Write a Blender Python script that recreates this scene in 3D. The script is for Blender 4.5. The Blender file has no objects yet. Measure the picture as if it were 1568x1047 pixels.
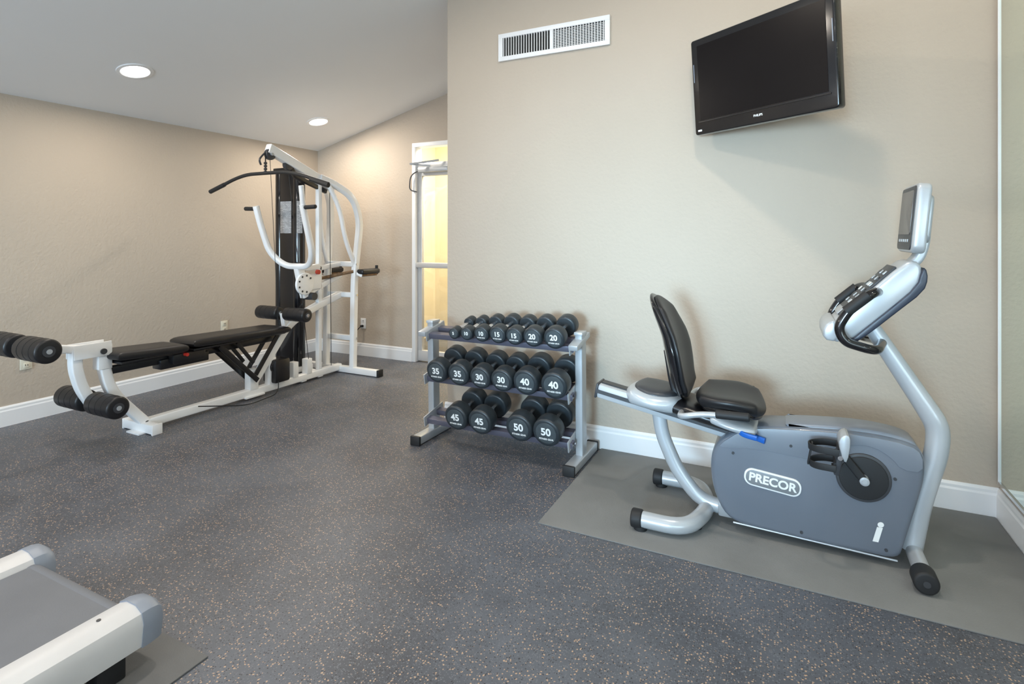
import bpy, bmesh, math
from mathutils import Vector, Matrix, Euler
V=Vector
sc=bpy.context.scene
COL=sc.collection
# ------------------------------------------------------------------ materials
def nt(m): 
    m.use_nodes=True
    return m.node_tree.nodes, m.node_tree.links, m.node_tree.nodes['Principled BSDF']
def mat(name,c,rough=.5,metal=0,bump=None,coat=0,spec=.5,emis=None,var=None,rvar=None):
    m=bpy.data.materials.new(name); N,L,P=nt(m)
    P.inputs['Base Color'].default_value=(*c,1); P.inputs['Roughness'].default_value=rough
    P.inputs['Metallic'].default_value=metal; P.inputs['Coat Weight'].default_value=coat
    P.inputs['Specular IOR Level'].default_value=spec
    tc=N.new('ShaderNodeTexCoord')
    if emis:
        P.inputs['Emission Color'].default_value=(*emis[0],1); P.inputs['Emission Strength'].default_value=emis[1]
    if bump:
        n=N.new('ShaderNodeTexNoise'); n.inputs['Scale'].default_value=bump[0]; n.inputs['Detail'].default_value=3
        L.new(tc.outputs['Object'],n.inputs['Vector'])
        b=N.new('ShaderNodeBump'); b.inputs['Strength'].default_value=bump[1]; b.inputs['Distance'].default_value=bump[2] if len(bump)>2 else .003
        L.new(n.outputs['Fac'],b.inputs['Height']); L.new(b.outputs['Normal'],P.inputs['Normal'])
    sv,am=(var if var else (6,.04))
    n=N.new('ShaderNodeTexNoise'); n.inputs['Scale'].default_value=sv; n.inputs['Detail'].default_value=4
    L.new(tc.outputs['Object'],n.inputs['Vector'])
    r=N.new('ShaderNodeValToRGB')
    r.color_ramp.elements[0].position=.3; r.color_ramp.elements[1].position=.7
    r.color_ramp.elements[0].color=(*[max(0,x*(1-am)) for x in c],1)
    r.color_ramp.elements[1].color=(*[min(1,x*(1+am)) for x in c],1)
    L.new(n.outputs['Fac'],r.inputs['Fac']); L.new(r.outputs['Color'],P.inputs['Base Color'])
    return m
M_wall=mat('wall_paint_beige',(.52,.452,.375),.7,bump=(48,.7,.004),var=(1.2,.03),spec=.35)
M_ceil=mat('ceiling_paint',(.86,.88,.90),.9,var=(1,.01),spec=.2)
M_trim=mat('trim_white',(.86,.88,.90),.4,var=(3,.02))
M_white=mat('white_powder_coat',(.88,.90,.92),.28,var=(5,.02))
M_silver=mat('silver_paint',(.47,.50,.53),.34,.35,var=(5,.03))
M_silverL=mat('silver_light_paint',(.52,.555,.59),.3,.25,var=(5,.03))
M_chrome=mat('chrome',(.75,.75,.77),.18,1)
M_black=mat('black_vinyl',(.011,.011,.013),.40,bump=(180,.15,.001))
M_rub=mat('black_rubber',(.015,.016,.018),.6,bump=(120,.2,.001))
M_gloss=mat('black_gloss_plastic',(.007,.007,.009),.16,coat=.4)
M_satin=mat('black_satin_metal',(.010,.010,.012),.28,.0)
M_db=mat('dumbbell_urethane',(.025,.033,.040),.38,bump=(150,.1,.001),var=(20,.2))
M_dbf=mat('dumbbell_face',(.060,.075,.085),.36,var=(20,.15))
M_print=mat('white_print',(.88,.90,.90),.6)
M_blue=mat('bluegray_plastic',(.148,.172,.212),.28,bump=(90,.08,.001),var=(4,.05),coat=.25)
M_blue2=mat('bluegray_cover_plastic',(.200,.228,.272),.31,bump=(90,.08,.001),var=(4,.05),coat=.2)
M_blued=mat('dark_bluegray_plastic',(.03,.04,.065),.35)
M_badge=mat('badge_grey',(.24,.26,.28),.35,.2)
M_cap=mat('endcap_plastic',(.27,.31,.38),.4,var=(6,.05))
M_rail=mat('treadmill_rail_plastic',(.70,.71,.73),.42,bump=(150,.1,.001))
M_blever=mat('blue_lever_plastic',(.01,.12,.5),.35)
M_dk=mat('charcoal_plastic',(.045,.048,.055),.4)
M_scr=mat('screen_glass',(.010,.0085,.009),.28,spec=.12)
M_lcd=mat('lcd_panel',(.13,.12,.115),.25)
M_mat=mat('vinyl_mat_grey',(.195,.200,.198),.7,bump=(220,.5,.002),var=(2.5,.14))
M_mat2=mat('rubber_mat_dark',(.14,.145,.15),.7,bump=(220,.5,.002),var=(3,.1))
M_belt=mat('treadmill_belt',(.18,.195,.225),.6,bump=(250,.3,.001),var=(4,.08))
M_brown=mat('worn_brown_foam',(.16,.09,.04),.6,var=(30,.4))
M_alum=mat('door_aluminium',(.66,.67,.68),.35,.3)
M_cream=mat('hall_cream_paint',(.86,.78,.58),.8)
M_emit=mat('downlight_lens',(1,1,1),.4,emis=((1,.97,.92),6))
M_dark=mat('duct_dark',(.02,.02,.02),.9)
M_plate=mat('outlet_ivory',(.72,.68,.56),.4)
M_ral=mat('rail_violet_grey',(.15,.15,.20),.35,.4)
def labelmat():
    m=bpy.data.materials.new('label_sheet'); N,L,P=nt(m)
    tc=N.new('ShaderNodeTexCoord'); b=N.new('ShaderNodeTexBrick')
    b.inputs['Scale'].default_value=22; b.inputs['Color1'].default_value=(.55,.56,.58,1); b.inputs['Color2'].default_value=(.35,.36,.38,1); b.inputs['Mortar'].default_value=(.08,.08,.09,1)
    mp=N.new('ShaderNodeMapping'); mp.inputs['Rotation'].default_value=(math.radians(90),0,0)
    L.new(tc.outputs['Object'],mp.inputs['Vector']); L.new(mp.outputs['Vector'],b.inputs['Vector']); L.new(b.outputs['Color'],P.inputs['Base Color'])
    P.inputs['Roughness'].default_value=.4
    return m
M_label=labelmat()
def floormat():
    m=bpy.data.materials.new('speckled_rubber_floor'); N,L,P=nt(m)
    tc=N.new('ShaderNodeTexCoord')
    big=N.new('ShaderNodeTexNoise'); big.inputs['Scale'].default_value=1.6; big.inputs['Detail'].default_value=5; big.inputs['Roughness'].default_value=.6
    L.new(tc.outputs['Object'],big.inputs['Vector'])
    rb=N.new('ShaderNodeValToRGB'); rb.color_ramp.elements[0].position=.36; rb.color_ramp.elements[1].position=.66
    rb.color_ramp.elements[0].color=(.066,.072,.088,1); rb.color_ramp.elements[1].color=(.122,.136,.164,1)
    L.new(big.outputs['Fac'],rb.inputs['Fac'])
    prev=rb.outputs['Color']
    def specks(scale,thr,rad,c):
        nonlocal prev
        v=N.new('ShaderNodeTexVoronoi'); v.inputs['Scale'].default_value=scale
        nz=N.new('ShaderNodeTexNoise'); nz.inputs['Scale'].default_value=scale*1.3
        L.new(tc.outputs['Object'],nz.inputs['Vector'])
        ad=N.new('ShaderNodeMixRGB'); ad.blend_type='ADD'; ad.inputs['Fac'].default_value=.012*60/scale
        L.new(tc.outputs['Object'],ad.inputs['Color1']); L.new(nz.outputs['Color'],ad.inputs['Color2'])
        L.new(ad.outputs['Color'],v.inputs['Vector'])
        lt=N.new('ShaderNodeMath'); lt.operation='LESS_THAN'; lt.inputs[1].default_value=rad
        L.new(v.outputs['Distance'],lt.inputs[0])
        sp=N.new('ShaderNodeSeparateColor'); L.new(v.outputs['Color'],sp.inputs['Color'])
        gt=N.new('ShaderNodeMath'); gt.operation='GREATER_THAN'; gt.inputs[1].default_value=thr
        L.new(sp.outputs['Red'],gt.inputs[0])
        mu=N.new('ShaderNodeMath'); mu.operation='MULTIPLY'; L.new(lt.outputs[0],mu.inputs[0]); L.new(gt.outputs[0],mu.inputs[1])
        mx=N.new('ShaderNodeMixRGB'); L.new(mu.outputs[0],mx.inputs['Fac']); L.new(prev,mx.inputs['Color1']); mx.inputs['Color2'].default_value=(*c,1)
        prev=mx.outputs['Color']
    specks(170,.6,.4,(.155,.17,.195))
    specks(105,.62,.31,(.48,.34,.24))
    specks(140,.75,.35,(.038,.041,.048))
    L.new(prev,P.inputs['Base Color'])
    rr=N.new('ShaderNodeMapRange'); rr.inputs['To Min'].default_value=.36; rr.inputs['To Max'].default_value=.50
    L.new(big.outputs['Fac'],rr.inputs['Value']); L.new(rr.outputs['Result'],P.inputs['Roughness'])
    P.inputs['Specular IOR Level'].default_value=.5
    n=N.new('ShaderNodeTexNoise'); n.inputs['Scale'].default_value=160; L.new(tc.outputs['Object'],n.inputs['Vector'])
    b=N.new('ShaderNodeBump'); b.inputs['Strength'].default_value=.35; b.inputs['Distance'].default_value=.002
    L.new(n.outputs['Fac'],b.inputs['Height']); L.new(b.outputs['Normal'],P.inputs['Normal'])
    return m
M_floor=floormat()
def mirrormat():
    m=bpy.data.materials.new('mirror_silvered'); N,L,P=nt(m)
    P.inputs['Base Color'].default_value=(.86,.95,.89,1); P.inputs['Metallic'].default_value=1; P.inputs['Roughness'].default_value=.02
    return m
M_mirror=mirrormat()
def glassmat():
    m=bpy.data.materials.new('door_glass'); N,L,P=nt(m)
    o=[n for n in N if n.type=='OUTPUT_MATERIAL'][0]
    t=N.new('ShaderNodeBsdfTransparent'); g=N.new('ShaderNodeBsdfGlossy'); g.inputs['Roughness'].default_value=.03
    mx=N.new('ShaderNodeMixShader'); mx.inputs['Fac'].default_value=.06
    L.new(t.outputs[0],mx.inputs[1]); L.new(g.outputs[0],mx.inputs[2]); L.new(mx.outputs[0],o.inputs['Surface'])
    return m
M_glass=glassmat()
# ------------------------------------------------------------------ builder
def fillet(pts,rad,n=6):
    pts=[V(p) for p in pts]; out=[pts[0]]
    for i in range(1,len(pts)-1):
        a,b,c=pts[i-1],pts[i],pts[i+1]
        d1=(a-b); d2=(c-b); r=min(rad,d1.length*.48,d2.length*.48)
        p0=b+d1.normalized()*r; p2=b+d2.normalized()*r
        for k in range(n+1):
            t=k/n; out.append(p0*(1-t)**2+b*2*t*(1-t)+p2*t*t)
    out.append(pts[-1]); return out
def circ(r,n=16): return [(r*math.cos(2*math.pi*i/n),r*math.sin(2*math.pi*i/n)) for i in range(n)]
def ell(a,b,n=18): return [(a*math.cos(2*math.pi*i/n),b*math.sin(2*math.pi*i/n)) for i in range(n)]
def rrect(w,h,r,n=3):
    o=[]
    for cx,cy,a0 in ((w/2-r,h/2-r,0),(-w/2+r,h/2-r,90),(-w/2+r,-h/2+r,180),(w/2-r,-h/2+r,270)):
        for k in range(n+1):
            a=math.radians(a0+90*k/n); o.append((cx+r*math.cos(a),cy+r*math.sin(a)))
    return o
class B:
    def __init__(s,name): s.name=name; s.bm=bmesh.new(); s.mats=[]
    def mi(s,m):
        if m not in s.mats: s.mats.append(m)
        return s.mats.index(m)
    def add(s,tb,m,M=None,fn=None):
        if M is not None: tb.transform(M)
        if fn:
            for v in tb.verts: v.co=V(fn(v.co))
        i=s.mi(m)
        for f in tb.faces: f.material_index=i
        bmesh.ops.recalc_face_normals(tb,faces=tb.faces)
        me=bpy.data.meshes.new('t'); tb.to_mesh(me); tb.free(); s.bm.from_mesh(me); bpy.data.meshes.remove(me)
    def box(s,c,size,m,bev=0,rot=None,seg=2,M=None):
        tb=bmesh.new(); bmesh.ops.create_cube(tb,size=1); bmesh.ops.scale(tb,vec=V(size),verts=tb.verts)
        if bev: bmesh.ops.bevel(tb,geom=tb.edges[:],offset=bev,segments=seg,affect='EDGES',profile=.5)
        T=Matrix.Translation(V(c))
        if rot: T=T@Euler([math.radians(a) for a in rot]).to_matrix().to_4x4()
        if M is not None: T=M@T
        s.add(tb,m,T)
    def bb(s,x0,x1,y0,y1,z0,z1,m,bev=0,M=None): s.box(((x0+x1)/2,(y0+y1)/2,(z0+z1)/2),(x1-x0,y1-y0,z1-z0),m,bev,M=M)
    def cyl(s,p1,p2,r,m,r2=None,seg=28,bev=0,M=None):
        p1,p2=V(p1),V(p2); d=p2-p1; tb=bmesh.new()
        bmesh.ops.create_cone(tb,cap_ends=True,segments=seg,radius1=r,radius2=r if r2 is None else r2,depth=d.length)
        if bev:
            e=[e for e in tb.edges if any(len(f.verts)>4 for f in e.link_faces)]
            bmesh.ops.bevel(tb,geom=e,offset=bev,segments=3,affect='EDGES',profile=.5)
        T=Matrix.Translation((p1+p2)/2)@d.to_track_quat('Z','Y').to_matrix().to_4x4()
        if M is not None: T=M@T
        s.add(tb,m,T)
    def sweep(s,pts,sec,m,hint=(1,0,0),fil=0,M=None,scale=None,closed=False):
        pts=fillet(pts,fil) if fil else [V(p) for p in pts]
        n=len(pts); tb=bmesh.new(); rings=[]; h=V(hint)
        for i,p in enumerate(pts):
            if closed: t=(pts[(i+1)%n]-pts[i-1])
            else: t=(pts[min(i+1,n-1)]-pts[max(i-1,0)])
            t.normalize()
            a=h-t*h.dot(t)
            if a.length<1e-4: a=t.orthogonal()
            a.normalize(); b=t.cross(a); h=a
            k=1
            if callable(scale): k=scale(i/(n-1))
            rings.append([tb.verts.new(p+a*x*k+b*y*k) for x,y in sec])
        ns=len(sec)
        for i in range(n if closed else n-1):
            A,Bq=rings[i],rings[(i+1)%n]
            for j in range(ns): tb.faces.new((A[j],A[(j+1)%ns],Bq[(j+1)%ns],Bq[j]))
        if not closed:
            tb.faces.new(rings[0][::-1]); tb.faces.new(rings[-1])
        s.add(tb,m,M)
    def prism(s,out,y0,y1,m,bev=0,M=None,seg=3):
        tb=bmesh.new(); vs=[tb.verts.new((x,y0,z)) for x,z in out]; f=tb.faces.new(vs)
        r=bmesh.ops.extrude_face_region(tb,geom=[f]); nv=[e for e in r['geom'] if isinstance(e,bmesh.types.BMVert)]
        bmesh.ops.translate(tb,vec=(0,y1-y0,0),verts=nv)
        if bev:
            e=[e for e in tb.edges if any(len(q.verts)==len(out) and len(out)>4 for q in e.link_faces)] if len(out)>4 else tb.edges[:]
            bmesh.ops.bevel(tb,geom=e,offset=bev,segments=seg,affect='EDGES',profile=.5)
        s.add(tb,m,M)
    def pad(s,w,l,T,m,M=None,k=.5,fn=None,n=18,p=8):
        tb=bmesh.new(); top={};bot={}
        for i in range(n+1):
            for j in range(n+1):
                u=math.sin((i/n-.5)*math.pi); v=math.sin((j/n-.5)*math.pi)
                q=max(abs(u),abs(v)); h=T/2*math.sqrt(max(0,1-q**p))
                x=w/2*u*math.sqrt(1-k*v*v/2); y=l/2*v*math.sqrt(1-k*u*u/2)
                edge=i in(0,n) or j in(0,n)
                a=tb.verts.new((x,y,h if not edge else 0)); top[i,j]=a
                bot[i,j]=a if edge else tb.verts.new((x,y,-h))
        for i in range(n):
            for j in range(n):
                tb.faces.new((top[i,j],top[i+1,j],top[i+1,j+1],top[i,j+1]))
                tb.faces.new((bot[i,j],bot[i,j+1],bot[i+1,j+1],bot[i+1,j]))
        if fn:
            for vv in tb.verts: vv.co=V(fn(vv.co))
        s.add(tb,m,M)
    def text(s,body,size,m,M,ext=.0008,bold=.015,shear=0):
        c=bpy.data.curves.new('t','FONT'); c.body=body; c.size=size; c.extrude=ext; c.align_x='CENTER'; c.align_y='CENTER'; c.offset=size*bold; c.shear=shear
        o=bpy.data.objects.new('t',c); COL.objects.link(o)
        dg=bpy.context.evaluated_depsgraph_get(); me=bpy.data.meshes.new_from_object(o.evaluated_get(dg))
        tb=bmesh.new(); tb.from_mesh(me); bpy.data.objects.remove(o); bpy.data.meshes.remove(me)
        s.add(tb,m,M)
    def done(s,angle=35,origin=True,lift=0):
        me=bpy.data.meshes.new(s.name); 
        o=V((0,0,0))
        if origin and s.bm.verts:
            xs=[v.co.x for v in s.bm.verts]; ys=[v.co.y for v in s.bm.verts]; zs=[v.co.z for v in s.bm.verts]
            o=V(((min(xs)+max(xs))/2,(min(ys)+max(ys))/2,min(zs)))
            bmesh.ops.translate(s.bm,vec=-o,verts=s.bm.verts)
        for f in s.bm.faces: f.smooth=True
        s.bm.to_mesh(me); s.bm.free()
        for m in s.mats: me.materials.append(m)
        me.set_sharp_from_angle(angle=math.radians(angle))
        ob=bpy.data.objects.new(s.name,me); COL.objects.link(ob); ob.location=o+V((0,0,lift))
        return ob
RX=lambda d:Matrix.Rotation(math.radians(d),4,'X')
RY=lambda d:Matrix.Rotation(math.radians(d),4,'Y')
RZ=lambda d:Matrix.Rotation(math.radians(d),4,'Z')
TR=lambda *a:Matrix.Translation(V(a))
# ------------------------------------------------------------------ room
XL,XR,YB,YF,YN=-4.9,.92,3.36,4.8,-3.2
XE=-2.17
SL=.262
def cz(x): return 2.33+SL*(x-XL)
b=B('floor'); b.bb(XL-.15,XR+.15,YN-.15,YF+1.6,-.1,0,M_floor); b.done(origin=False)
b=B('ceiling'); b.prism([(XL-.15,cz(XL-.15)),(XR+.15,cz(XR+.15)),(XR+.15,cz(XR+.15)+.12),(XL-.15,cz(XL-.15)+.12)],YN-.15,YF+.12,M_ceil); b.done(origin=False)
def wallX(b,x0,x1,y0,y1,z0=0,top=None):
    b.prism([(x0,z0),(x1,z0),(x1,cz(x1) if top is None else top),(x0,cz(x0) if top is None else top)],y0,y1,M_wall)
b=B('wall_back'); wallX(b,XE,XR,YB,YB+.12); b.done(origin=False)
b=B('wall_left'); b.bb(XL-.12,XL,YN,YF,0,cz(XL),M_wall); b.done(origin=False)
b=B('wall_right'); b.bb(XR,XR+.12,YN,YB+.12,0,cz(XR),M_wall); b.done(origin=False)
b=B('wall_return'); b.prism([(XE,0),(XE+.12,0),(XE+.12,cz(XE+.12)),(XE,cz(XE))],YB+.12,YF,M_wall); b.done(origin=False)
DX0,DX1,DZ=-3.54,-2.42,2.32
b=B('wall_far'); wallX(b,XL-.12,DX0,YF,YF+.12); wallX(b,DX1,XE+.12,YF,YF+.12); wallX(b,DX0,DX1,YF,YF+.12,z0=DZ); b.done(origin=False)
WX0,WX1,WZ0,WZ1=-4.3,.4,.5,2.25
b=B('wall_front'); wallX(b,XL-.12,WX0,YN-.12,YN); wallX(b,WX1,XR+.12,YN-.12,YN)
wallX(b,WX0,WX1,YN-.12,YN,z0=WZ1); wallX(b,WX0,WX1,YN-.12,YN,top=WZ0); b.done(origin=False)
b=B('added_window_1')  # unseen window behind the camera, added as an opening for the cool fill
for i in range(5):
    x=WX0+(WX1-WX0)*i/4; x=min(max(x,WX0+.025),WX1-.025); b.bb(x-.025,x+.025,YN-.09,YN-.03,WZ0+.05,WZ1-.05,M_alum,.004)
b.bb(WX0,WX1,YN-.09,YN-.03,WZ0,WZ0+.05,M_alum,.004); b.bb(WX0,WX1,YN-.09,YN-.03,WZ1-.05,WZ1,M_alum,.004)
b.done()
def bbprof(t=.016,h=.14): return [(0,0),(t,0),(t,h-.035),(t*.75,h-.025),(t*.75,h-.012),(t*.3,h),(0,h)]
def baseboard(name,p0,p1,nrm):
    b=B(name); p0,p1=V(p0),V(p1); d=(p1-p0); n=V(nrm)
    tb=bmesh.new(); r=[[tb.verts.new(p+n*a+V((0,0,z))) for a,z in bbprof()] for p in (p0,p1)]
    k=len(r[0])
    for j in range(k): tb.faces.new((r[0][j],r[0][(j+1)%k],r[1][(j+1)%k],r[1][j]))
    tb.faces.new(r[0][::-1]); tb.faces.new(r[1]); b.add(tb,M_trim); b.done(angle=20)
baseboard('baseboard_left',(XL,YN,0),(XL,YF,0),(1,0,0))
baseboard('baseboard_far',(XL,YF,0),(DX0,YF,0),(0,-1,0))
baseboard('baseboard_back',(XE-.016,YB,0),(XR,YB,0),(0,-1,0))
baseboard('baseboard_return',(XE,YB,0),(XE,YF,0),(-1,0,0))
baseboard('baseboard_right',(XR,YN,0),(XR,YB,0),(-1,0,0))
b=B('wall_mirror'); b.bb(XR-.008,XR,-1.5,YB-.03,.18,3.3,M_mirror); b.bb(XR-.014,XR,-1.5,YB-.03,.165,.18,M_chrome); b.bb(XR-.014,XR,YB-.030,YB-.024,.165,3.3,M_trim); b.done()
# door
b=B('door_1')
fw=.045
b.bb(DX0,DX0+fw,YF-.012,YF+.10,0,DZ-fw,M_trim,.003); b.bb(DX1-fw,DX1,YF-.012,YF+.10,0,DZ-fw,M_trim,.003); b.bb(DX0,DX1,YF-.012,YF+.10,DZ-fw,DZ,M_trim,.003)
b.bb(DX0+fw,DX1-fw,YF+.01,YF+.09,2.06,2.11,M_alum,.003)
b.bb(DX0+fw,DX1-fw,YF+.05,YF+.056,2.11,DZ-fw,M_glass)
lx0,lx1=DX0+fw+.004,DX1-fw-.004
b.bb(lx0,lx0+.05,YF+.03,YF+.075,.12,1.97,M_alum,.002); b.bb(lx1-.07,lx1,YF+.03,YF+.075,.12,1.97,M_alum,.002)
b.bb(lx0,lx1,YF+.03,YF+.075,1.97,2.055,M_alum,.002); b.bb(lx0,lx1,YF+.03,YF+.075,.01,.12,M_alum,.002)
b.bb(lx0+.05,lx1-.07,YF+.05,YF+.056,.12,1.97,M_glass)
b.bb(lx0,lx1,YF-.02,YF+.03,1.0,1.055,M_alum,.01)
b.bb(lx0+.05,lx0+.42,YF-.05,YF+.02,2.0,2.055,M_silver,.008)
b.sweep([(lx0+.2,YF-.03,2.065),(lx0+.02,YF-.14,2.08),(lx0+.3,YF-.02,2.12)],rrect(.02,.012,.003),M_silver,hint=(0,0,1))
b.sweep([(lx0+.08,YF-.03,2.03),(lx0-.05,YF-.04,1.98),(lx0-.06,YF-.04,1.82),(lx0+.02,YF-.02,1.80)],circ(.006,8),M_dk,fil=.08)
b.done()
b=B('wall_hall'); b.bb(-4.2,-1.8,YF+1.4,YF+1.5,0,2.7,M_cream); b.bb(-4.3,-4.2,YF+.12,YF+1.5,0,2.7,M_cream); b.bb(-1.8,-1.7,YF+.12,YF+1.5,0,2.7,M_cream); b.bb(-4.3,-1.7,YF+.12,YF+1.5,2.7,2.8,M_cream); b.done(origin=False)
def outlet(x,y,z,face,m):
    b=B('wall_outlet')
    Mx=TR(x,y,z)@(RZ(90) if face=='L' else Matrix.Identity(4))
    b.box((0,-.004,0),(.072,.008,.115),m,.003,M=Mx)
    for dz in (.028,-.028):
        b.box((0,-.009,dz),(.034,.004,.034),m,.0015,M=Mx)
        for dx in (-.007,.007): b.box((dx,-.0115,dz+.003),(.003,.002,.012),M_dark,M=Mx)
    if face=='P':
        b.sweep([(0,-.012,-.028),(0,-.05,-.03),(-.05,-.06,-.08),(-.09,-.05,-.2),(-.1,-.05,-.30)],circ(.005,8),M_rub,fil=.04,M=Mx)
        b.box((0,-.03,-.028),(.025,.035,.025),M_rub,.004,M=Mx)
    b.done()
outlet(XL,3.59,.45,'L',M_plate); outlet(XL,2.02,.43,'L',M_plate); outlet(-4.21,YF,.36,'P',M_trim)
# vent
b=B('air_vent'); x0,x1,z0,z1=-1.748,-.967,2.525,2.71
b.bb(x0+.03,x1-.03,YB-.003,YB,z0+.03,z1-.03,M_dark)
for q in ((x0,x1,z0,z0+.03),(x0,x1,z1-.03,z1),(x0,x0+.032,z0+.03,z1-.03),(x1-.032,x1,z0+.03,z1-.03),((x0+x1)/2-.012,(x0+x1)/2+.012,z0+.03,z1-.03)):
    b.bb(q[0],q[1],YB-.018,YB,q[2],q[3],M_trim,.0015)
n=38
for i in range(n):
    x=x0+.04+(x1-x0-.08)*i/(n-1); b.box((x,YB-.012,(z0+z1)/2),(.0038,.010,z1-z0-.06),M_trim)
for i in range(11):
    z=z0+.04+(z1-z0-.08)*i/10; b.box(((x0+x1)/2+.19,YB-.006,z),(.36,.004,.003),M_trim)
b.done()
def downlight(x,y,e,col=(1,.89,.76),spread=180):
    z=cz(x); ang=-math.degrees(math.atan(SL)); Mx=TR(x,y,z)@RY(ang)
    b=B('recessed_downlight'); N=40; tb=bmesh.new()
    prof=[(.115,0),(.113,-.007),(.092,-.009),(.086,-.003)]
    rings=[[tb.verts.new((r*math.cos(2*math.pi*i/N),r*math.sin(2*math.pi*i/N),h)) for i in range(N)] for r,h in prof]
    for a,c in zip(rings,rings[1:]):
        for i in range(N): tb.faces.new((a[i],a[(i+1)%N],c[(i+1)%N],c[i]))
    b.add(tb,M_trim,Mx); b.cyl((0,0,-.0005),(0,0,-.004),.088,M_emit,seg=40,M=Mx); b.done()
    l=bpy.data.lights.new('downlight_lamp','AREA'); l.shape='DISK'; l.size=.15; l.energy=e; l.color=col; l.spread=math.radians(spread)
    o=bpy.data.objects.new('downlight_lamp',l); COL.objects.link(o); o.matrix_world=TR(x,y,z-.02)@RY(ang)
for x,y,e in ((-4.18,2.36,15),(-4.25,4.17,21),(-4.2,.4,11),(-4.2,-1.6,9),(-1.9,1.7,22),(-1.9,-.6,13),(-.2,1.9,23),(-.2,-.6,12)):
    downlight(x,y,e)
def area(name,loc,rot,sx,sy,e,col,spread=180):
    l=bpy.data.lights.new(name,'AREA'); l.shape='RECTANGLE'; l.size=sx; l.size_y=sy; l.energy=e; l.color=col; l.spread=math.radians(spread)
    o=bpy.data.objects.new(name,l); COL.objects.link(o); o.location=loc; o.rotation_euler=[math.radians(a) for a in rot]
area('added_cool_fill',((WX0+WX1)/2,YN-.2,(WZ0+WZ1)/2),(114,0,0),WX1-WX0,WZ1-WZ0,165,(.76,.88,1))  # added fill light behind the camera, tilted up to brighten the ceiling
area('added_wall_beam',(-.7,YN+.02,1.3),(88,0,0),1.0,1.0,13,(.48,.78,1),32)  # added narrow cool beam, greys the middle of the back wall
area('added_wall_beam',(-3.2,YN+.02,1.3),(86.5,0,14),1.0,1.0,6,(.48,.78,1),32)  # second added beam, greys the lower part of the left wall
area('hall_lamp',(-3.0,YF+.75,2.68),(0,0,0),1.0,.8,66,(1,.93,.78))
b=B('exercise_mat'); b.bb(-1.02,XR-.02,2.345,YB-.018,0,.006,M_mat,.002); b.done()
b=B('exercise_mat'); b.bb(-2.62,-1.63,-1.0,1.14,0,.006,M_mat2,.002); b.done()
# ------------------------------------------------------------------ tv
b=B('wall_television')
W,H=.80,.525
MT=TR(-.106,3.05,2.165)@RZ(-33.4)@RX(4.5)
out=[(x,z) for x,z in rrect(W,H,.014)]
out=[(x,z-(.012*(1-(2*x/W)**2) if z<0 else 0)) for x,z in out]
b.prism(out,-.03,.025,M_gloss,.006,M=MT)
b.bb(-W/2+.05,W/2-.05,.025,.06,-H/2+.06,H/2-.06,M_dk,.012,M=MT)
b.bb(-W/2+.042,W/2-.042,-.0315,-.028,-H/2+.078,H/2-.038,M_scr,M=MT)
b.bb(-W/2+.03,W/2-.03,-.034,-.028,-H/2+.066,-H/2+.072,M_satin,M=MT)
for sx in(-1,1): b.bb(sx*(W/2-.014)-.002,sx*(W/2-.014)+.002,-.032,-.029,.03,.13,M_cap,M=MT)
b.text('PHILIPS',.016,M_print,MT@TR(0,-.031,-H/2+.04)@RX(90))
b.box((-W/2+.035,-.031,-H/2+.022),(.025,.002,.010),M_print,M=MT)
mc=MT@V((0,.06,0))
b.box((0,.066,0),(.22,.012,.22),M_satin,.003,M=MT)
b.bb(-.02,.12,YB-.015,YB,2.02,2.32,M_satin,.003)
b.sweep([mc+V((0,0,0)),(.05,YB-.01,2.165)],rrect(.05,.05,.008),M_satin,hint=(0,0,1))
b.done()
# ------------------------------------------------------------------ dumbbells & rack
RXL,RXR=-2.10,-1.065
tilt=12
b=B('dumbbell_rack')
for x in (RXL,RXR):
    b.sweep([(x,2.885,.03),(x,3.30,.03)],rrect(.065,.05,.006),M_silver)
    for y0,y1 in((2.868,2.89),(3.295,3.315)): b.bb(x-.036,x+.036,y0,y1,0,.06,M_rub,.006)
    b.sweep([(x,3.09,.05),(x,3.075,.76)],rrect(.045,.075,.006),M_silver)
    b.bb(x-.026,x+.026,3.03,3.12,.755,.775,M_silverL,.005)
tiers=[(.147,2.935),(.42,2.935),(.693,2.955)]
def tierM(i):
    z,y=tiers[i]; return TR(0,y,z)@RX(tilt)
for i in range(3):
    Mx=tierM(i)
    for yy in (.045,.158):
        b.bb(RXL+.01,RXR-.01,yy-.016,yy+.020,-.004,0,M_ral,M=Mx)
        b.bb(RXL+.01,RXR-.01,yy-.020,yy-.016,-.034,.0,M_ral,.001,M=Mx)
        b.bb(RXL+.01,RXR-.01,yy+.020,yy+.023,-.030,.0,M_ral,.001,M=Mx)
    for x,sx in ((RXL,1),(RXR,-1)):
        b.bb(min(x+sx*.022,x+sx*.030),max(x+sx*.022,x+sx*.030),-.0,.22,-.045,.020,M_silver,.002,M=Mx)
    if i==2:
        for x in (RXL,RXR): b.bb(x-.028,x+.028,-.01,.22,-.01,.022,M_silver,.004,M=Mx)
b.done()
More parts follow.
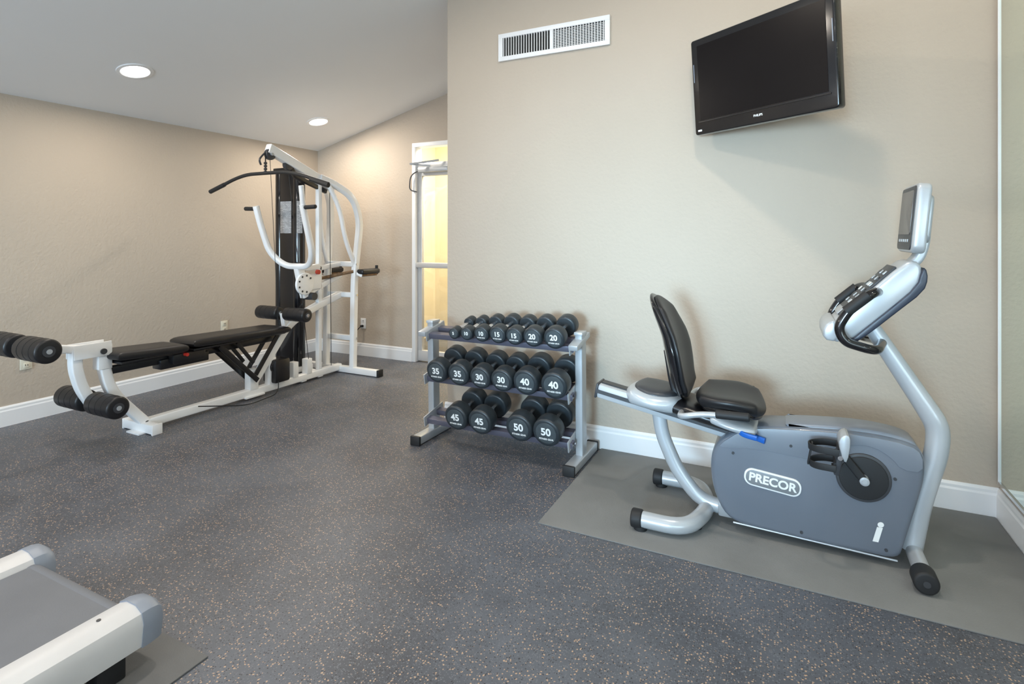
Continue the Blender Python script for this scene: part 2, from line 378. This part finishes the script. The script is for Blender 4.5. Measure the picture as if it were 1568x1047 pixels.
def dumbbell(i,x,r,num,half=.10,th=.085):
    b=B('dumbbell'); Mx=tierM(i)@TR(x,0.10,r)
    hr=.014
    b.cyl((0,-half,0),(0,half,0),hr,M_chrome,seg=20,M=Mx)
    b.cyl((0,-half*.3,0),(0,half*.3,0),hr*1.25,M_chrome,seg=20,bev=.003,M=Mx)
    for sg in (-1,1):
        b.cyl((0,sg*(half-th/2),0),(0,sg*(half+th/2),0),r,M_db,seg=40,bev=min(.014,r*.22),M=Mx)
        b.cyl((0,sg*(half+th/2-.003),0),(0,sg*(half+th/2+.0015),0),r*.74,M_dbf,seg=36,bev=.001,M=Mx)
    yy=-(half+th/2+.002)
    b.text(str(num),r*.72,M_print,Mx@TR(0,yy,r*.08)@RX(90),bold=.03)
    if r>.048: b.text('FITNESS GEAR',r*.165,M_print,Mx@TR(0,yy,-r*.42)@RX(90))
    b.done()
for x,r,n in ((-1.80,.080,45),(-1.631,.080,45),(-1.371,.084,50),(-1.200,.084,50)): dumbbell(0,x,r,n,.10,.09)
for x,r,n in ((-1.944,.074,35),(-1.785,.074,35),(-1.632,.071,30),(-1.487,.071,30),(-1.332,.078,40),(-1.155,.080,40)): dumbbell(1,x,r,n,.10,.085)
for x,r,n in ((-1.845,.036,5),(-1.752,.042,10),(-1.645,.050,10),(-1.533,.055,15),(-1.422,.055,15),(-1.302,.060,20),(-1.168,.064,20)): dumbbell(2,x,r,n,.09+r*.1,.05+r*.35)
# ------------------------------------------------------------------ recumbent bike
b=B('recumbent_exercise_bike'); yc=2.74
def smooth(out,it=2):
    for _ in range(it):
        o=[]
        for i in range(len(out)):
            p,q=out[i],out[(i+1)%len(out)]
            o+= [(p[0]*.75+q[0]*.25,p[1]*.75+q[1]*.25),(p[0]*.25+q[0]*.75,p[1]*.25+q[1]*.75)]
        out=o
    return out
shell=[(-.10,.492),(-.205,.455),(-.285,.38),(-.30,.27),(-.275,.14),(-.215,.052),(-.10,.042),(.10,.036),(.30,.036),(.415,.036),(.432,.10),(.475,.27),(.500,.38),(.498,.475),(.45,.510),(.30,.525),(.10,.512)]
b.prism(smooth(shell,2),2.64,2.84,M_blue,.022)
upper=[(-.17,.462),(-.262,.385),(-.24,.375),(-.10,.395),(.06,.385),(.16,.385),(.20,.44),(.26,.475),(.33,.475),(.39,.44),(.42,.40),(.49,.40),(.49,.47),(.45,.502),(.30,.517),(.10,.505),(-.10,.486)]
b.prism(smooth(upper,1),2.6375,2.8425,M_blue2,.0015)
b.prism(smooth([(-.02,.508),(.10,.524),(.30,.537),(.44,.522),(.49,.49),(.40,.475),(.10,.49)],2),2.665,2.815,M_blue2,.012)
b.sweep([(-.2,2.652,.046),(.41,2.652,.03)],circ(.004,8),M_silverL)
for p in ((-.2,.36),(.03,.43),(.4,.36),(.07,.07),(.37,.07)): b.cyl((p[0],2.642,p[1]),(p[0],2.635,p[1]),.006,M_dk,seg=12)
cx_,cz_=.292,.346
for sg,y in ((-1,2.64),(1,2.84)):
    b.cyl((cx_,y-sg*.01,cz_),(cx_,y+sg*.010,cz_),.097,M_dk,seg=48,bev=.004)
    b.cyl((cx_,y,cz_),(cx_,y+sg*.015,cz_),.086,M_rub,seg=48,bev=.003)
    b.cyl((cx_,y,cz_),(cx_,y+sg*.05,cz_),.018,M_silver,seg=20,bev=.003)
    b.cyl((cx_,y+sg*.05,cz_),(cx_,y+sg*.054,cz_),.009,M_silverL,seg=16)
def pedal(sg,px,pz,y0):
    y1=y0+sg*.05
    b.sweep([(cx_,y1-sg*.012,cz_),(px,y1-sg*.004,pz)],rrect(.030,.018,.005),M_rub,hint=(0,0,1))
    yo=y1+sg*.055
    b.cyl((px,y1-sg*.01,pz),(px,yo+sg*.05,pz),.009,M_chrome,seg=14)
    Mx=TR(px,yo,pz)@RY(-80)
    b.box((0,0,0),(.15,.085,.020),M_dk,.006,M=Mx)
    for k in range(5): b.box((-.06+.03*k,0,.011),(.006,.08,.006),M_rub,.001,M=Mx)
    b.prism(smooth([(.075,-.024),(.098,-.010),(.085,.01),(.055,.018),(-.01,-.012),(-.01,-.026)],1),-.047,.047,M_silver,.004,M=Mx)
    for k,(dx,hh) in enumerate(((-.045,.085),(.02,.10))):
        b.sweep([V((dx-.02*math.sin(a),.056*math.cos(a),.008+hh*max(0,math.sin(a))**.7 )) for a in [math.pi*j/16 for j in range(17)]],rrect(.026,.006,.002),M_rub,hint=(1,0,0),M=Mx)
    b.box((-.03,0,.098),(.09,.03,.006),M_rub,.002,M=Mx)
pedal(-1,.200,.462,2.64); pedal(1,.37,.25,2.84)
MB=TR(-.042,2.6375,.262)@RY(6)
b.prism(rrect(.225,.076,.034,6),-.004,.004,M_print,.002,M=MB); b.prism(rrect(.211,.062,.028,6),-.006,.003,M_badge,.001,M=MB)
b.text('PRECOR',.050,M_print,MB@TR(0,-.0065,0)@RX(90),bold=.03)
b.text('i',.115,M_print,TR(.335,2.637,.135)@RX(90),bold=.04,shear=.25)
Uf=[(-.58,2.50,.045),(-.38,2.50,.045),(-.305,2.74,.05),(-.38,2.98,.045),(-.58,2.98,.045)]
b.sweep(Uf,circ(.035,18),M_silverL,hint=(0,0,1),fil=.15)
for y in (2.50,2.98):
    b.cyl((-.62,y,.045),(-.57,y,.045),.041,M_rub,bev=.008)
    b.cyl((-.58,y,0.0),(-.58,y,.02),.03,M_rub,seg=18)
b.cyl((-.35,2.62,0),(-.35,2.62,.03),.02,M_rub,seg=14)
b.sweep([(-.545,yc,.46),(-.53,yc,.36),(-.46,yc,.20),(-.36,yc,.085),(-.26,yc,.06),(-.15,yc,.075)],ell(.030,.034),M_silverL,hint=(0,1,0),fil=.1)
b.bb(-.27,-.15,2.70,2.78,.035,.12,M_silver,.01)
ang=math.degrees(math.atan2(.14,.78))
MR=TR(-.45,yc,.475)@RY(ang)
b.box((0,0,0),(.80,.11,.072),M_silverL,.014,M=MR)
b.box((0,-.056,0),(.80,.005,.018),M_dk,M=MR); b.box((0,.056,0),(.80,.005,.018),M_dk,M=MR)
b.box((-.403,0,0),(.012,.114,.076),M_dk,.005,M=MR); b.box((.403,0,0),(.014,.116,.078),M_dk,.005,M=MR)
b.box((0,0,.038),(.78,.05,.008),M_satin,M=MR)
b.prism([(-.10,.36),(-.06,.45),(.05,.47),(.05,.36)],2.70,2.78,M_dk,.01)
b.pad(.29,.33,.085,M_silverL,TR(-.555,yc,.545)@RY(6),k=.9,p=4)
b.pad(.22,.26,.05,M_dk,TR(-.55,yc,.577)@RY(6),k=.9,p=5)
b.pad(.36,.28,.07,M_satin,TR(-.33,yc,.505)@RY(11),k=.4,p=5)
b.pad(.22,.31,.05,M_silverL,TR(-.20,yc-.02,.490)@RY(11),k=.6,p=5)
def seatfn(c): 
    return V((c.x,c.y,c.z+.035*(abs(c.y)/.2)**2.2-.02*(max(0,c.x)/.15)**2+.015*(max(0,-c.x)/.15)**2))
b.pad(.30,.39,.075,M_black,TR(-.218,yc,.565),k=.75,fn=seatfn,p=5,n=24)
b.pad(.27,.36,.04,M_gloss,TR(-.215,yc,.535),k=.75,fn=seatfn,p=5)
def interp(tab,z):
    for (z0,x0),(z1,x1) in zip(tab,tab[1:]):
        if z<=z1: 
            t=(z-z0)/(z1-z0); return x0+(x1-x0)*t
    return tab[-1][1]
prof=[(.50,-.40),(.585,-.425),(.66,-.452),(.76,-.472),(.86,-.492),(.96,-.530),(1.06,-.575)]
def backfn(off):
    def f(c):
        z=.80+c.y; lat=c.x*(1-.22*max(0,c.y)/.24); X=interp(prof,z)+c.z+off+.045*(lat/.19)**2
        return V((X,yc+lat,z))
    return f
b.pad(.36,.475,.050,M_black,None,k=.75,fn=backfn(.010),p=5,n=26)
b.pad(.375,.49,.045,M_gloss,None,k=.75,fn=backfn(-.012),p=5,n=26)
b.sweep([(-.50,yc,.78),(-.475,yc,.62),(-.44,yc,.53),(-.34,yc,.50)],rrect(.10,.03,.008),M_satin,hint=(0,1,0),fil=.08)
for sg in (-1,1):
    y=yc+sg*.235
    b.sweep([(-.42,yc+sg*.08,.515),(-.41,y,.53),(-.32,y,.555),(-.15,y,.565)],circ(.013,12),M_silver,hint=(0,0,1),fil=.05)
    b.cyl((-.26,y,.563),(-.125,y,.567),.018,M_rub,bev=.006,seg=18)
b.sweep([(-.19,2.68,.475),(-.16,2.56,.475),(-.10,2.555,.468)],rrect(.022,.014,.005),M_blever,hint=(0,0,1),fil=.03)
b.sweep([(-.16,2.66,.455),(-.10,2.63,.445),(-.07,2.62,.44)],rrect(.025,.018,.006),M_blever,hint=(0,0,1))
b.cyl((.475,2.53,.052),(.475,2.97,.052),.030,M_silverL,seg=24)
for y0,y1 in ((2.49,2.57),(2.91,2.99)): b.cyl((.475,y0,.045),(.475,y1,.045),.042,M_rub,bev=.010)
b.cyl((.475,2.487,.045),(.475,2.493,.045),.012,M_dk,seg=16)
colp=[(.468,yc,.05),(.50,yc,.25),(.555,yc,.46),(.560,yc,.56),(.515,yc,.64),(.44,yc,.765),(.36,yc,.90),(.30,yc,1.0)]
b.sweep(colp,ell(.036,.041,22),M_silverL,hint=(0,1,0),fil=.07,scale=lambda t:1.0 if t<.5 else 1-.25*(t-.5)/.5)
# console head
head=[(.16,.925),(.178,.962),(.30,1.088),(.425,1.218),(.465,1.232),(.492,1.20),(.478,1.125),(.38,1.022),(.30,.945),(.245,.893),(.185,.885)]
b.prism(smooth(head,1),2.635,2.845,M_silverL,.014)
b.prism(smooth([(.225,.878),(.255,.882),(.32,.938),(.40,1.018),(.492,1.108),(.507,1.16),(.498,1.205),(.484,1.19),(.470,1.13),(.38,1.035),(.30,.955)],1),2.629,2.851,M_blued,.006)
hd=math.degrees(math.atan2(1.218-.962,.425-.178))
MH=TR(.3015,yc,1.090)@RY(-hd)
b.box((.01,0,.004),(.285,.185,.010),M_dk,.004,M=MH)
for i in range(6):
    for j in range(4): b.box((-.06+.034*i,-.06+.04*j,.0105),(.020,.024,.004),(M_print if (i*3+j*5)%7==0 else M_silver if (i+j)%2 else M_satin),.001,M=MH)
b.box((-.115,0,.009),(.035,.15,.006),M_silver,.003,M=MH)
b.prism(smooth([(.148,.900),(.148,.955),(.185,.985),(.205,.965),(.20,.893)],1),2.60,2.88,M_silverL,.01)
for sg in (-1,1):
    y=yc+sg*.19
    b.sweep([(.345,yc+sg*.09,1.10),(.315,y,1.105),(.235,y,1.035),(.196,y,.96),(.218,y,.905),(.33,y-sg*.02,.872),(.365,yc+sg*.03,.885)],circ(.0185,16),M_gloss,hint=(0,0,1),fil=.055)
    b.sweep([(.225,yc+sg*.19,1.025),(.30,yc+sg*.19,1.095)],circ(.0215,16),M_rub)
b.sweep([(.455,yc,1.20),(.492,yc,1.235),(.510,yc,1.30),(.512,yc,1.38)],rrect(.09,.035,.01),M_silverL,hint=(0,1,0),fil=.03)
MM=TR(.478,yc,1.395)@RY(5)
b.prism(rrect(.29,.275,.03,5),-.022,.026,M_silverL,.012,M=MM@RZ(-90))
b.prism(rrect(.268,.253,.02,5),-.026,-.018,M_dk,.003,M=MM@RZ(-90))
b.prism(rrect(.225,.175,.01,4),-.0285,-.02,M_lcd,.001,M=MM@RZ(-90)@TR(0,0,.022))
for k in range(5): b.box((-.0275,-.08+.04*k,-.090),(.003,.022,.012),M_silver,.001,M=MM)
b.prism(rrect(.20,.19,.03,5),.02,.045,M_silver,.01,M=MM@RZ(-90))
b.done(angle=40,lift=.006)
# ------------------------------------------------------------------ multi gym
b=B('multi_station_home_gym'); gx=-3.93
sq=rrect(.062,.062,.009); 
def tube(p,m=M_white,s=None,f=.0,hint=(1,0,0)): b.sweep(p,s or sq,m,hint=hint,fil=f)
def G(y,z,dx=0): return (gx+dx,y,z)
def roller(y,z,x0,x1,r,bar=True):
    b.cyl((x0,y,z),(x1,y,z),r,M_black,bev=.014,seg=32)
    for x in (x0,x1):
        sg=-1 if x==x0 else 1
        b.cyl((x,y,z),(x+sg*.004,y,z),r*.45,M_dk,seg=20); b.cyl((x,y,z),(x+sg*.008,y,z),.014,M_silver,seg=14)
    for k in range(1,4):
        x=x0+(x1-x0)*k/4; 
        b.cyl((x-.002,y,z),(x+.002,y,z),r+.001,M_rub,seg=32)
tube([G(2.27,.05),G(4.13,.05)])
b.bb(gx-.17,gx+.15,2.24,2.30,.005,.065,M_white,.006)
for x in (gx-.175,gx+.155): b.bb(x-.008,x+.008,2.236,2.304,0,.07,M_white,.003)
b.bb(gx-.07,gx+.07,2.20,2.34,.0,.012,M_white,.002)
b.bb(gx-.46,gx+.50,4.10,4.16,.005,.062,M_white,.006)
for x in (gx-.465,gx+.505): b.bb(x-.012,x+.012,4.094,4.166,0,.068,M_rub,.004)
tube([G(2.28,.06),G(2.17,.19),G(2.06,.33),G(2.02,.52)],f=.12)
b.bb(gx-.036,gx+.036,1.98,2.06,.48,.64,M_white,.004)
tube([G(2.03,.615),G(1.88,.63),G(1.80,.645),G(1.61,.69)],s=rrect(.05,.05,.008),f=.05)
for sx in(-.045,.045): b.bb(gx+sx-.004,gx+sx+.004,1.84,2.05,.57,.66,M_white,.003)
tube([G(1.87,.63),G(1.865,.52),G(1.90,.38),G(1.955,.28)],f=.12)
b.cyl((gx-.06,2.0,.60),(gx+.06,2.0,.60),.018,M_dk)
b.cyl((gx-.3,1.60,.695),(gx+.3,1.60,.695),.011,M_chrome); b.cyl((gx-.3,1.955,.285),(gx+.3,1.955,.285),.011,M_chrome)
for y,z in ((1.60,.695),(1.955,.285)):
    roller(y,z,gx-.31,gx-.04,.068); roller(y,z,gx+.04,gx+.30,.068)
b.box(G(2.72,.462),(.05,1.32,.05),M_satin,.006)
b.bb(gx-.05,gx+.05,2.36,2.72,.40,.47,M_satin,.008)
b.bb(gx+.03,gx+.10,2.42,2.66,.43,.50,M_satin,.01)
b.pad(.29,.50,.062,M_black,TR(gx,2.275,.548)@RX(-3),k=.25,p=10)
b.bb(gx-.12,gx+.12,2.07,2.49,.505,.522,M_satin,.004)
b.pad(.29,.90,.062,M_black,TR(gx,2.975,.545)@RX(-1.5),k=.12,p=12)
b.bb(gx-.11,gx+.11,2.56,3.38,.500,.516,M_satin,.004)
b.cyl((gx-.06,2.50,.49),(gx+.13,2.50,.49),.012,mat('red_knob',(.5,.03,.02),.4),seg=14)
for sx in (-.06,.06):
    b.sweep([(gx+sx,2.80,.49),(gx+sx,3.14,.15)],rrect(.012,.04,.003),M_satin)
    b.sweep([(gx+sx,3.34,.49),(gx+sx,3.12,.20)],rrect(.012,.04,.003),M_satin)
    b.sweep([(gx+sx,2.95,.49),(gx+sx,3.10,.30)],rrect(.012,.03,.003),M_satin)
b.bb(gx-.035,gx+.035,3.09,3.17,.07,.24,M_white,.005)
b.bb(gx-.05,gx+.05,3.04,3.22,.015,.03,M_white,.003)
b.bb(gx-.03,gx+.03,3.28,3.35,.07,.30,M_white,.005)
b.cyl((gx-.05,3.34,.22),(gx+.05,3.34,.22),.055,M_satin,bev=.006); b.bb(gx-.08,gx+.08,3.30,3.46,.08,.28,M_satin,.02)
tube([G(3.12,.10),G(3.34,.36),G(3.50,.56),G(3.80,.67),G(4.14,.76)],f=.14)
tube([G(3.47,.54),G(3.45,.66)],s=rrect(.045,.045,.006))
b.cyl((gx-.3,3.45,.655),(gx+.3,3.45,.655),.011,M_chrome)
roller(3.45,.655,gx-.30,gx-.04,.058); roller(3.45,.655,gx+.04,gx+.29,.058)
wx,ty=-4.19,3.76
b.bb(wx-.19,gx+.03,ty-.13,ty-.07,.01,.07,M_white,.006); b.bb(wx-.19,gx+.03,ty+.07,ty+.13,.01,.07,M_white,.006)
b.bb(wx-.17,wx+.17,ty-.12,ty+.12,.07,.12,M_white,.006)
for sx in (-.115,.115):
    b.cyl((wx+sx,ty,.12),(wx+sx,ty,1.95),.055,M_gloss,seg=28,bev=.01)
b.bb(wx-.115,wx+.115,ty-.045,ty+.045,.12,1.93,M_gloss,.006)
b.bb(wx-.075,wx+.065,ty-.050,ty-.044,1.36,1.66,M_label)
b.box((wx+.158,ty-.035,1.51),(.012,.05,.30),M_label,rot=(0,0,-38))
b.bb(wx-.16,wx+.16,ty-.06,ty+.06,1.945,1.975,M_satin,.005)
tube([(wx,ty,1.96),(gx,ty-.04,1.93)],s=rrect(.05,.05,.006),hint=(0,0,1))
tube([G(3.86,.07),G(3.86,1.86)],s=rrect(.045,.045,.008))
for y in (3.56,3.72): b.bb(gx-.035,gx+.035,y-.03,y+.03,.07,.21,M_white,.006)
for sg in (-1,1):
    tube([(gx+sg*.175,4.13,.06),(gx+sg*.175,4.15,.95),(gx+sg*.195,4.21,1.48),(gx+sg*.15,4.16,1.72),(gx+sg*.06,3.97,1.84),(gx+sg*.03,3.85,1.88)],s=rrect(.056,.06,.012),f=.16)
    tube([(gx+sg*.175,4.15,1.06),(gx+sg*.15,4.05,1.30),(gx+sg*.13,4.00,1.60),(gx+sg*.05,3.92,1.84)],s=circ(.022,14),f=.15)
    for z in (.34,.76,1.06): b.cyl((gx+sg*.203,4.148,z),(gx+sg*.212,4.148,z),.011,M_chrome,seg=6)
for z in (1.06,.76,.34): tube([(gx-.175,4.145,z),(gx+.175,4.145,z)],hint=(0,0,1),s=rrect(.05,.045,.008))
tube([G(3.86,1.03),G(4.14,1.06)],s=rrect(.045,.045,.008))
tube([G(3.70,.80),G(4.14,.95)],s=rrect(.045,.045,.008))
b.sweep([G(4.04,1.80),G(3.29,2.08)],rrect(.065,.08,.008),M_white)
b.sweep([G(3.95,1.76),G(3.58,1.87),G(3.50,1.98)],rrect(.035,.04,.006),M_satin)
b.cyl((gx-.02,3.31,2.03),(gx+.02,3.31,2.03),.048,M_dk,bev=.006); b.cyl((gx-.035,3.31,2.03),(gx+.035,3.31,2.03),.012,M_silver)
b.cyl((gx-.02,3.50,1.96),(gx+.02,3.50,1.96),.045,M_dk,bev=.006)
b.sweep([G(3.29,2.06),G(3.24,2.02),G(3.20,1.97),G(3.22,1.93)],circ(.008,8),M_dk,fil=.03)
b.cyl(G(3.265,2.03),G(3.265,1.87),.005,M_rub,seg=8)
for k in range(4): b.cyl((gx-.008,3.265,1.95-.025*k),(gx+.008,3.265,1.95-.025*k),.012,M_dk,seg=10)
b.sweep([(gx-.70,3.265,1.735),(gx-.38,3.265,1.835),(gx-.22,3.265,1.865),(gx+.22,3.265,1.865),(gx+.40,3.265,1.835),(gx+.71,3.265,1.745)],circ(.015,14),M_rub,hint=(0,1,0),fil=.08)
for sg in (-1,1): b.sweep([(gx+sg*.71,3.265,1.733),(gx+sg*.52,3.265,1.79)],circ(.019,14),M_rub,hint=(0,1,0))
U=[(gx-.285,3.40,1.60),(gx-.28,3.45,1.42),(gx-.265,3.53,1.18),(gx-.15,3.60,1.06),(gx+.15,3.60,1.06),(gx+.265,3.53,1.18),(gx+.28,3.45,1.42),(gx+.285,3.40,1.60)]
b.sweep(U,rrect(.048,.048,.014),M_white,hint=(0,1,0),fil=.13)
for sg in (-1,1):
    b.cyl((gx+sg*.27,3.41,1.575),(gx+sg*.43,3.405,1.58),.018,M_rub,bev=.006,seg=18)
b.cyl((gx+.285,3.405,1.59),(gx+.29,3.38,1.76),.022,M_white,bev=.004,seg=16)
tube([G(3.60,1.06),G(3.72,1.04),G(3.86,1.05)],s=rrect(.05,.05,.008))
tube([G(3.62,1.06),G(3.66,.90),G(3.70,.78)],s=rrect(.06,.08,.01),f=.05)
b.bb(gx-.03,gx+.04,3.66,3.86,.84,.98,M_white,.01)
b.cyl((gx+.02,3.66,.90),(gx+.045,3.66,.90),.10,M_white,seg=36,bev=.004)
for k in range(7):
    a=math.radians(40+40*k); b.cyl((gx+.04,3.66+.075*math.cos(a),.90+.075*math.sin(a)),(gx+.048,3.66+.075*math.cos(a),.90+.075*math.sin(a)),.009,M_dk,seg=12)
b.cyl((gx-.05,3.74,.78),(gx+.075,3.74,.78),.035,M_dk)
b.cyl((gx+.04,3.80,1.0),(gx+.065,3.80,1.0),.022,mat('red_pin',(.45,.04,.02),.4))
for sg in (-1,1):
    b.box((gx+sg*.24,4.28,.985),(.085,.26,.05),M_black,.018,seg=3)
    b.box((gx+sg*.24,4.27,.95),(.06,.2,.02),M_brown,.004)
    tube([(gx+sg*.175,4.15,.98),(gx+sg*.24,4.17,.95),(gx+sg*.24,4.38,.95)],s=rrect(.03,.03,.006),hint=(0,0,1))
    b.cyl((gx+sg*.24,4.40,.95),(gx+sg*.24,4.40,1.04),.015,M_rub,seg=14,bev=.004)
tube([(gx+.17,4.14,.99),(gx-.05,3.95,.93)],m=M_brown,s=rrect(.03,.05,.01),hint=(0,0,1))
b.cyl(G(3.72,.12,.03),G(3.50,1.96,.0),.003,M_rub,seg=6); b.cyl(G(3.96,.10,.06),G(3.98,1.80,.02),.003,M_rub,seg=6)
b.cyl(G(3.40,.25,.02),G(3.31,2.0,.0),.0025,M_rub,seg=6)
b.sweep([G(2.60,.09,.1),G(2.95,.012,.18),G(3.3,.012,.12),G(3.35,.15,.05)],circ(.004,8),M_rub,fil=.1)
b.done(angle=40)
# ------------------------------------------------------------------ treadmill
b=B('treadmill')
tx0,tx1,ty1,ty0=-2.49,-1.735,1.035,-.75
b.bb(tx0+.11,tx1-.11,ty0,ty1-.05,.09,.165,M_dk,.004)
b.bb(tx0+.125,tx1-.125,ty0,ty1-.035,.166,.176,M_belt,.004)
b.cyl((tx0+.11,ty1-.045,.14),(tx1-.11,ty1-.045,.14),.037,M_belt,seg=28)
rs=[(-.065,.09),(-.065,.165),(-.05,.192),(-.015,.205),(.03,.205),(.06,.19),(.07,.16),(.06,.09)]
for x,sg in ((tx0+.065,-1),(tx1-.065,1)):
    o=[(x+sg*a,z) for a,z in rs]
    b.prism(o,ty0,ty1-.030,M_rail,.004)
    o2=[(x+sg*a*1.04,.09+(z-.09)*1.03 if z>.1 else .087) for a,z in rs]
    tb=bmesh.new(); rings=[]
    for yy,k,dz in ((ty1-.034,1,0),(ty1-.008,1,0),(ty1+.015,.95,-.006),(ty1+.030,.84,-.02),(ty1+.036,.6,-.03)):
        rings.append([tb.verts.new((x+(px-x)*k,yy,.14+(pz-.14)*k+dz*.4)) for px,pz in o2])
    n=len(o2)
    for A,C in zip(rings,rings[1:]):
        for j in range(n): tb.faces.new((A[j],A[(j+1)%n],C[(j+1)%n],C[j]))
    tb.faces.new(rings[0][::-1]); tb.faces.new(rings[-1])
    b.add(tb,M_cap)
    for yy in (ty1-.12,ty1-.9): b.cyl((x,yy,.204),(x,yy,.207),.006,M_dk,seg=14)
    b.bb(x-.03,x+.03,ty1-.14,ty1-.06,.006,.10,M_rub,.006); b.bb(x-.03,x+.03,ty0+.05,ty0+.13,.006,.10,M_rub,.006)
    b.sweep([(x,ty0+.1,.15),(x,ty0+.02,.7),(x,ty0+.10,1.15)],rrect(.05,.08,.012),M_white,fil=.2)
    b.sweep([(x,ty0+.06,.95),(x,ty0+.45,.92)],circ(.02,14),M_rub)
b.prism([(tx0+.03,.09),(tx0+.03,.26),(tx0+.1,.31),(tx1-.1,.31),(tx1-.03,.26),(tx1-.03,.09)],ty0-.08,ty0+.30,M_rail,.03)
b.box(((tx0+tx1)/2,ty0+.08,1.2),(.84,.10,.22),M_white,.03,rot=(-25,0,0)); b.box(((tx0+tx1)/2,ty0+.145,1.22),(.5,.01,.14),M_lcd,.004,rot=(-25,0,0))
b.done()
# ------------------------------------------------------------------ world, camera
w=bpy.data.worlds.new('World'); sc.world=w; w.use_nodes=True
bg=w.node_tree.nodes['Background']; bg.inputs[0].default_value=(.75,.85,1,1); bg.inputs[1].default_value=.8
cam=bpy.data.cameras.new('camera'); cam.sensor_width=36; cam.lens=36*844/1568; cam.shift_y=-161.5/1568; cam.clip_start=.05
co=bpy.data.objects.new('camera',cam); COL.objects.link(co); co.location=(0,0,1.33); co.rotation_euler=(math.radians(90),0,math.atan2(415,844))
sc.camera=co
sc.view_settings.view_transform='Standard'
sc.view_settings.look='None'
